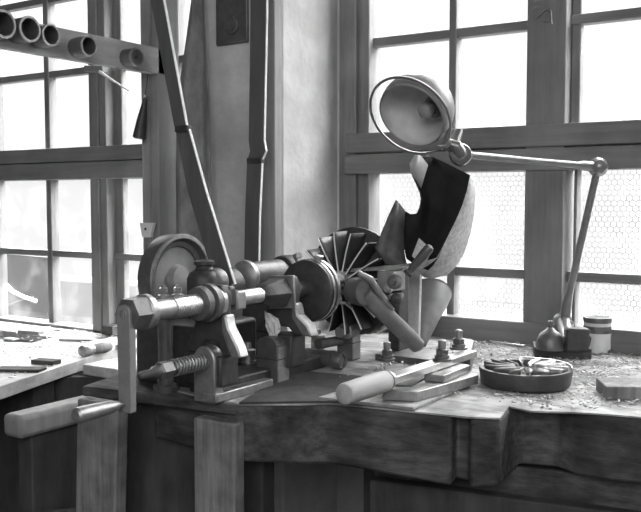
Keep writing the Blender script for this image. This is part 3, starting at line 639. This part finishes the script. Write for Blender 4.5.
# pale upright slat and cone
tag(obj('upright_slat', S().prism([pix(400, 271, Y=1.86), pix(420, 271, Y=1.86), pix(418, 345, Y=1.86), pix(402, 345, Y=1.86)], (0, .012, 0)), 'board_pale', bevel=.001), 'narrow pale upright slat between the tailstock and the cone', 'slat')
t = thing('metal_cone', 'grey sheet metal cone standing point down beside the wooden lever', 'cone', pix(425, 347, Z=BZ+.003))
ap = pix(424, 346, Z=BZ+.004); tp = pix(432, 293, D=2.27)
dcone = (tp-ap).normalized(); Lc = (tp-ap).length
obj('cone_shell', S().shell(ap, dcone, [(0, .004), (Lc*.5, .026), (Lc*.85, .044), (Lc, .049), (Lc+.002, .0515), (Lc+.003, .049)], 36), 'sheet', t, solid=.0015)
# wooden diagonal lever with round head
hd = pix(363, 292, X=-.90); en = pix(420, 348, X=-.835)
t = thing('wooden_lever', 'thick rounded wooden lever slanting from the spindle down to the bench', 'lever', en - V((0, 0, .016)))
dl = (en-hd); a_n = dl.normalized()
sd = V((.95, -.3, 0)); 
obj('lever_bar', S().tube([hd + dl*.02, hd + dl*.2, hd+dl*.5, hd+dl*.85, hd + dl*.96, en], [.016, .0185, .0175, .0175, .0165, .009], 14), 'lever_wood', t)
obj('lever_head', S().lathe(hd-V((.03, -.01, 0)), (.94, -.33, 0), [(0, .02), (.003, .027), (.035, .029), (.042, .026), (.043, 0)], 28), 'iron_mid', t)
obj('head_strap', S().tube([hd + V((.0, 0, .029)) - a_n*.015, hd + V((.012, -.004, .033))+a_n*.01, hd+dl*.3+V((.012, -.004, .019)), hd+dl*.45+V((.012, -.004, .018))], [.006, .008, .007, .003], 10), 'steel_worn', t)

# ------------------------------------------------------------------ clamp bar and plates in front
pl = thing('clamp_plates', 'stack of flat iron plates bolted to the bench under the long steel bar', 'plates', pix(420, 385, Z=BZ))
b0 = BZ+.003
def qd(ps, z0, h, nm, m, bev=.0015):
    return obj(nm, S().prism([pix(x, y, Z=z0) for x, y in ps], (0, 0, h)), m, pl, bevel=bev)
qd([(318, 400), (413, 411), (470, 386), (395, 377)], b0, .006, 'base_plate', 'bench_top')
qd([(383, 400), (417, 402), (478, 384), (462, 376)], b0+.0065, .018, 'lower_bar', 'steel_worn')
qd([(386, 396), (411, 397), (437, 382), (410, 380)], b0+.0065, .020, 'notched_block', 'iron')
qd([(424, 381), (444, 383), (470, 372), (447, 368)], b0+.025, .014, 'upper_bar', 'steel_worn')
qd([(375, 360), (430, 366), (448, 357), (395, 350)], b0, .014, 'rear_plate', 'iron_mid')
qd([(452, 374), (470, 377), (474, 360), (456, 356)], b0, .045, 'end_block', 'iron_mid')
bz = b0+.048
t = thing('handled_bar', 'long flat steel bar with a fat round wooden handle lying across the plates', 'bar', pix(430, 370, Z=bz))
e0 = pix(350.5, 396, Z=bz-.002); e1 = pix(388, 380, Z=bz-.001); f1 = pix(470, 353, Z=bz)
da = (f1-e1); da.z = 0; da.normalize()
e0 = e1 - da*(e1-e0).length
Lh = (e1-e0).length
obj('wooden_handle', S().lathe(e0, da, [(0, .0), (0, .013), (.002, .0165), (.006, .018), (Lh*.6, .019), (Lh*.92, .018), (Lh, .012)], 28), 'pale_wood', t)
obj('ferrule', S().lathe(e1-da*.004, da, [(0, .012), (0, .0165), (.008, .016), (.012, .010)], 20), 'steel_worn', t)
Lf = (f1-e1).length
obj('flat_bar', S().obox(e1+da*(Lf/2+.004), da, Lf, .028, .013), 'steel', t, bevel=.001)
def bolt(px, py, z0, label, h=.036, r_=.011, first=[None]):
    c = pix(px, py, Z=z0)
    if first[0] is None:
        b = thing('clamp_bolt', label, 'bolt', c, 'upright clamp bolts round the steel bar')
        obj('washer', S().lathe(c, (0, 0, 1), [(0, .018), (.004, .018), (.005, .014), (.010, .0145), (.012, .010)], 20), 'iron_mid', b)
        obj('hex_nut', S().lathe(c+V((0, 0, .011)), (0, 0, 1), [(0, .011), (0, .0125), (.010, .0125), (.012, .009)], 6), 'iron_mid', b)
        obj('bolt_shank', S().lathe(c+V((0, 0, .022)), (0, 0, 1), [(0, .0075), (.016, .0078), (.018, .005)], 14), 'steel_worn', b)
        first[0] = b; return b
    return dup(first[0], c, label)
bolt(387, 360, b0+.0145, 'clamp bolt standing alone on the rear plate, left of the steel bar')
bolt(442, 360.5, bz+.005, 'clamp bolt passing through the middle of the steel bar')
bolt(458.5, 349, bz+.005, 'clamp bolt at the far end of the steel bar')
for (x, y) in ((447, 372),):
    obj('pin', S().lathe(pix(x, y, Z=b0+.026), (0, 0, 1), [(0, .006), (.022, .006)], 12), 'steel_worn', pl)

# ------------------------------------------------------------------ desk lamp
lp = thing('jointed_lamp', 'grey jointed desk lamp with round shade and ring, standing on a slab by the window', 'lamp', pix(552, 352, Z=BZ+.03))
sb = pix(557, 358, Z=BZ+.003)
tag(obj('iron_slab', S().obox(sb+V((.0, .03, .014)), (.85, .35, 0), .125, .085, .026), 'iron', bevel=.004), 'dark iron slab under the jointed lamp', 'slab')
lb = pix(550, 349, Z=BZ+.031)
obj('lamp_base', S().lathe(lb, (0, 0, 1), [(0, .031), (.006, .031), (.02, .029), (.035, .022), (.042, .012), (.048, .006), (.062, .006), (.064, .003)], 28), 'iron_mid', lp)
j1 = pix(563, 322, D=2.05)
obj('base_bracket', S().obox(lb+V((.055, .012, .025)), (.85, .5, 0), .05, .03, .05), 'iron', lp, bevel=.004)
jb = obj('ball_joint', S().lathe(j1-V((.014, -.008, 0)), (.85, -.5, 0), [(0, .012), (.003, .020), (.014, .0225), (.025, .020), (.029, .010)], 24), 'lamp_metal', lp)
obj('wing_screw', S().lathe(pix(571, 324.5, D=2.02), (.5, -.8, 0), [(0, .009), (.006, .009), (.006, .005), (0, .005), (0, .009)], 18), 'steel', jb)
obj('neck_post', S().cyl(lb+V((.04, .01, .02)), j1, .016, .017), 'lamp_metal', lp)
j2 = pix(598, 167, D=1.98); j3 = pix(461, 154.5, D=1.81)
obj('lower_arm', S().tube([j1, j1+(j2-j1)*.1, j1+(j2-j1)*.2, j1+(j2-j1)*.9, j2], [.012, .0125, .0085, .0085, .009], 14), 'lamp_metal', lp)
obj('elbow_joint', S().ball(j2, .0225, 12), 'lamp_metal', lp)
obj('elbow_boss', S().lathe(j2+V((.006, -.012, 0)), (.45, -.88, 0), [(0, .017), (.008, .015), (.012, .008), (.014, 0)], 20), 'lamp_metal', lp)
obj('upper_arm', S().tube([j2, j2+(j3-j2)*.12, j2+(j3-j2)*.16, j2+(j3-j2)*.92, j3], [.012, .011, .0075, .0075, .009], 14), 'lamp_metal', lp)
obj('head_joint', S().lathe(j3-V((-.013, .02, 0))*-1*.5, (.5, -.86, 0), [(-.012, .014), (-.008, .021), (.008, .0235), (.018, .021), (.022, .012), (.022, .007), (.025, .006), (.026, 0)], 26), 'lamp_metal', lp)
n = (-.50*RT - .63*UP - .59*FW).normalized()
oc = pix(412, 115.5, D=1.80); R_ = .073
prof = [(-R_*1.13, .0)] 
pr = []
for k in range(0, 15):
    th = k/14*PI*.5
    pr.append((-R_*.28-R_*1.08*math.cos(th), R_*1.06*math.sin(th)))
bl = pix(427, 116, D=1.80)
sh = obj('lamp_shade', S().shell(oc, n, pr[0:1] and [(t_, max(r_, .0005)) for t_, r_ in pr] + [(-R_*.12, R_*1.04), (.004, R_*1.0)], 48), 'lamp_paint', lp, solid=.0012, ang=80)
obj('shade_lining', S().shell(oc, n, [(t_*.965, max(r_*.965, .0005)) for t_, r_ in pr] + [(-R_*.12, R_*1.0), (.003, R_*.97)], 48), 'lamp_inside', sh, ang=80)
aa, uu, _ = basis(n)
ring = [oc + n*.004 - RT*.003 + (aa*math.cos(2*PI*k/64)+uu*math.sin(2*PI*k/64))*(R_*1.25) for k in range(64)]
obj('handle_ring', S().tube(ring, .0030, 8, closed=True), 'lamp_metal', lp)
bl = pix(430, 118, D=1.80)
bd = (n*.8 + (oc-bl).normalized()*.5).normalized(); b0_ = bl - n*.055
obj('lamp_socket', S().lathe(b0_, bd, [(0, .016), (.004, .022), (.024, .0235), (.028, .021), (.028, .015), (.02, .012), (.02, 0)], 24), 'iron_mid', sh)
obj('bulb', S().lathe(b0_+bd*.018, bd, [(0, .010), (.008, .012), (.018, .017), (.028, .018), (.036, .013), (.040, .005), (.041, 0)], 24), 'bulb', sh)
k0 = pix(449, 143, D=1.80); 
obj('shade_arm', S().tube([j3, pix(456, 146, D=1.80), k0, pix(445, 146, D=1.79), pix(438, 146, D=1.79)], [.015, .013, .009, .007, .004], 12), 'lamp_metal', lp)
obj('shade_fork', S().tube([pix(452, 150, D=1.80), pix(456, 138, D=1.815), pix(459, 131, D=1.82), pix(459, 129, D=1.82)], [.012, .011, .0085, .0075], 12), 'lamp_metal', lp)
obj('shade_clip', S().tube([pix(440, 149, D=1.795), pix(447, 140, D=1.80), pix(450, 128, D=1.80), pix(449, 118, D=1.80)], [.004, .006, .005, .003], 10), 'lamp_metal', lp)

# ------------------------------------------------------------------ things on the right of the bench
cp = pix(597, 352, Z=BZ+.003); 
t = thing('tin_can', 'small tin can with dark bands, standing right of the lamp base', 'can', cp)
rc = .0315
obj('can_body', S().lathe(cp, (0, 0, 1), [(0, rc*.95), (.002, rc), (.078, rc), (.080, rc*1.03), (.083, rc*1.03), (.083, rc*.93), (.01, rc*.93), (.01, 0)], 36), 'white', t)
obj('label_band', S().shell(cp, (0, 0, 1), [(.047, rc), (.047, rc+.0006), (.063, rc+.0006), (.063, rc)], 36), 'iron_mid', t)
obj('rim_band', S().shell(cp, (0, 0, 1), [(.071, rc), (.071, rc+.0006), (.080, rc+.0016), (.083, rc+.0016), (.0832, rc)], 36), 'iron_mid', t)
vc = (V((0, 0, 0))-cp); vc.z = 0; vc.normalize(); lf = V((vc.y, -vc.x, 0))
pts = []
for k in range(14):
    a_ = 2*PI*k/14; u = -.020+.0055*math.cos(a_)*(1+.4*math.sin(3*a_)); z = .028+.017*math.sin(a_)*(1+.25*math.cos(2*a_))
    ang_ = u/rc; pts.append(cp + (vc*math.cos(ang_) - lf*math.sin(-ang_)*-1*1)*(rc+.0004)*1.0 + V((0, 0, z)))
s = S(); s.faces(pts, [tuple(range(14))]); obj('paint_splash', s, 'iron', t, solid=.0006)
tag(obj('bent_cable', S().tube([pix(609, 352, Z=BZ+.008), pix(616, 347, Z=BZ+.010), pix(626, 340, Z=BZ+.025), pix(634, 336.5, Z=BZ+.033), pix(650, 335, Z=BZ+.034)], .004), 'iron_mid'), 'thick bent cable lying right of the tin can', 'cable')
c = pix(645, 352, Z=BZ+.003)
tag(obj('pale_box', S().box(c.x-.02, c.x+.05, c.y, c.y+.05, BZ+.003, BZ+.062), 'white', bevel=.003), 'pale box cut by the picture edge behind the bent cable', 'box')
c = pix(606, 400, Z=BZ+.003); d = V((.835, .55, 0)); n_ = V((-.55, .835, 0))
tag(obj('wood_block', S().prism([c, c+d*.12, c+d*.13+n_*.085, c+n_*.085+d*.008], (0, 0, .024)), 'rough_wood', bevel=.002), 'flat wooden block on the shavings at the right edge of the bench', 'block')
# runner casting
rc0 = pix(520, 391, Z=BZ+.003)
t = thing('bladed_runner', 'low round iron runner with tilted blades, lying on the bench right of the plates', 'runner', rc0)
Rr = .089
ctr = rc0 + V((-.012, .06, 0))
obj('runner_ring', S().lathe(ctr, (0, 0, 1), [(0, Rr*.88), (.004, Rr*.95), (.030, Rr), (.034, Rr*.985), (.034, Rr*.9), (.028, Rr*.87), (.012, Rr*.8), (.010, .03), (.020, .02), (.022, 0)], 48), 'iron', t)
obj('inner_cup', S().shell(ctr+V((.0, -.012, 0)), (0, 0, 1), [(.016, .045), (.028, .047), (.029, .045), (.018, .042)], 36), 'steel_worn', t)
for k in range(14):
    a_ = 2*PI*k/14 + .2
    e = V((math.cos(a_), math.sin(a_), 0)); tn = V((-e.y, e.x, 0))
    rows = []
    for i in range(5):
        f = i/4; r_ = .022+.058*f
        lf_ = .004*math.sin(f*PI)
        rows.append([ctr + e*r_ + tn*(-.002+lf_) + V((0, 0, .022+.010*f)), ctr + e*r_ + tn*(.001+lf_) + V((0, 0, .030+.008*f)), ctr + e*r_ + tn*(.005+lf_) + V((0, 0, .038+.003*f))])
    obj('blade', S().grid(rows), 'steel_worn' if 1 else 'iron', t, solid=.0016)
obj('top_wire', S().tube([ctr + V((math.cos(a_), math.sin(a_), 0))*Rr*.97 + V((0, 0, .038)) for a_ in [PI*.05+PI*.6*k/20 for k in range(21)]], .0018), 'steel', t)
# sawdust layer and shavings
def sd_in(x, y):
    p = x*.0
    return True
rows = []
for i in range(70):
    f = i/69; row = []
    for j in range(110):
        g_ = j/109
        y = 1.50 + .565*f; x = -.93 + .98*g_
        ed_ = min(1, f*5, (1-f)*8+.2, g_*6)
        edge_y = 1.36 + (x+.56)*.65
        ed_ *= max(0, min(1, (y-edge_y-.02)*9))
        h = .0075*ed_*max(0, .25+noise.fractal(V((x*9, y*9, 0)), 1, 2, 4)) + .0035*ed_*noise.noise(V((x*75, y*75, 0))) 
        if y < edge_y+.03: h = -.01
        row.append(V((x, y, BZ+.001+max(-.01, h-.0005))))
    rows.append(row)
tag(obj('sawdust', S().grid(rows), 'sawdust', ang=80), 'speckled sawdust layer covering the right end of the workbench', 'sawdust', kind='stuff')
s = S()
for k in range(3200):
    x = random.uniform(-.93, .02); y = random.uniform(1.45, 2.06)
    if y < 1.40 + (x+.56)*.65: continue
    if x < -.62 and y < 1.75 and random.random() < .75: continue
    if (V((x, y))-V((ctr.x, ctr.y))).length < Rr+.005: continue
    z = BZ+.004+random.uniform(0, .004); a_ = random.uniform(0, 2*PI); l_ = random.uniform(.0015, .0055)
    d = V((math.cos(a_), math.sin(a_), random.uniform(-.4, .6)))*l_; n_ = V((-d.y, d.x, random.uniform(-.002, .002)))*random.uniform(.25, .6)
    p = V((x, y, z)); s.faces([p-d-n_, p+d-n_, p+d+n_, p-d+n_, ], [(0, 1, 2, 3)])
tag(obj('wood_shavings', s, 'pale_wood', solid=.0006), 'pale curled shavings strewn over the sawdust at the right of the bench', 'shavings', kind='stuff')
tag(obj('thin_rod', S().tube([pix(490, 341, Z=BZ+.008), pix(525, 346, Z=BZ+.008)], .002), 'steel'), 'thin bright rod on the sawdust in front of the window sill', 'rod')
chip(407, 338, .07, .035, .03, .3, 'pale_wood', 'rough pale block behind the metal cone', BZ, 'wood_block', 'block', .003)

# ------------------------------------------------------------------ light
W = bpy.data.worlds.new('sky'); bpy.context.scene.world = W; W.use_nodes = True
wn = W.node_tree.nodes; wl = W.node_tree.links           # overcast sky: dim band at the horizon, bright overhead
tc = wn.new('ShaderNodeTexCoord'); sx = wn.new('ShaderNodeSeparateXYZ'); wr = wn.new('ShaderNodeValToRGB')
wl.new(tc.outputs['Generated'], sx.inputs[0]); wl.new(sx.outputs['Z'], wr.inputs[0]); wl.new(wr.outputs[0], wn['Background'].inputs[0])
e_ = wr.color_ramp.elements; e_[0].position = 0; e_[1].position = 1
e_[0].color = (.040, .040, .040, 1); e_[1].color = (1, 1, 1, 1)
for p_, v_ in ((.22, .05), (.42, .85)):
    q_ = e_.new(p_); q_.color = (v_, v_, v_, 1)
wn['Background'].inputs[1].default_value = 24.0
def portal(x0, x1, z0, z1):
    l = bpy.data.lights.new('portal', 'AREA'); l.shape = 'RECTANGLE'; l.size = x1-x0; l.size_y = z1-z0; l.cycles.is_portal = True
    o = bpy.data.objects.new('portal', l); C.objects.link(o); o.location = ((x0+x1)/2, 2.19, (z0+z1)/2); o.rotation_euler = (-PI/2, 0, 0)
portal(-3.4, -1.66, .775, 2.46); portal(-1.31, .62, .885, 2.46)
l = bpy.data.lights.new('fill_light', 'AREA'); l.shape = 'RECTANGLE'; l.size = 2.4; l.size_y = 1.4; l.energy = 60  # added fill light behind the camera, no real lamp there
o = bpy.data.objects.new('fill_light', l); C.objects.link(o); o.location = (.9, -1.6, 2.3)
o.rotation_euler = (V((-.9, 1.6, 1.1))-V(o.location)).to_track_quat('-Z', 'Y').to_euler()
vs = bpy.context.scene.view_settings
vs.view_transform = 'Standard'; vs.look = 'None'; vs.exposure = 0; vs.gamma = 1
for o in bpy.data.objects:
    if '_o' in o.keys(): del o['_o']
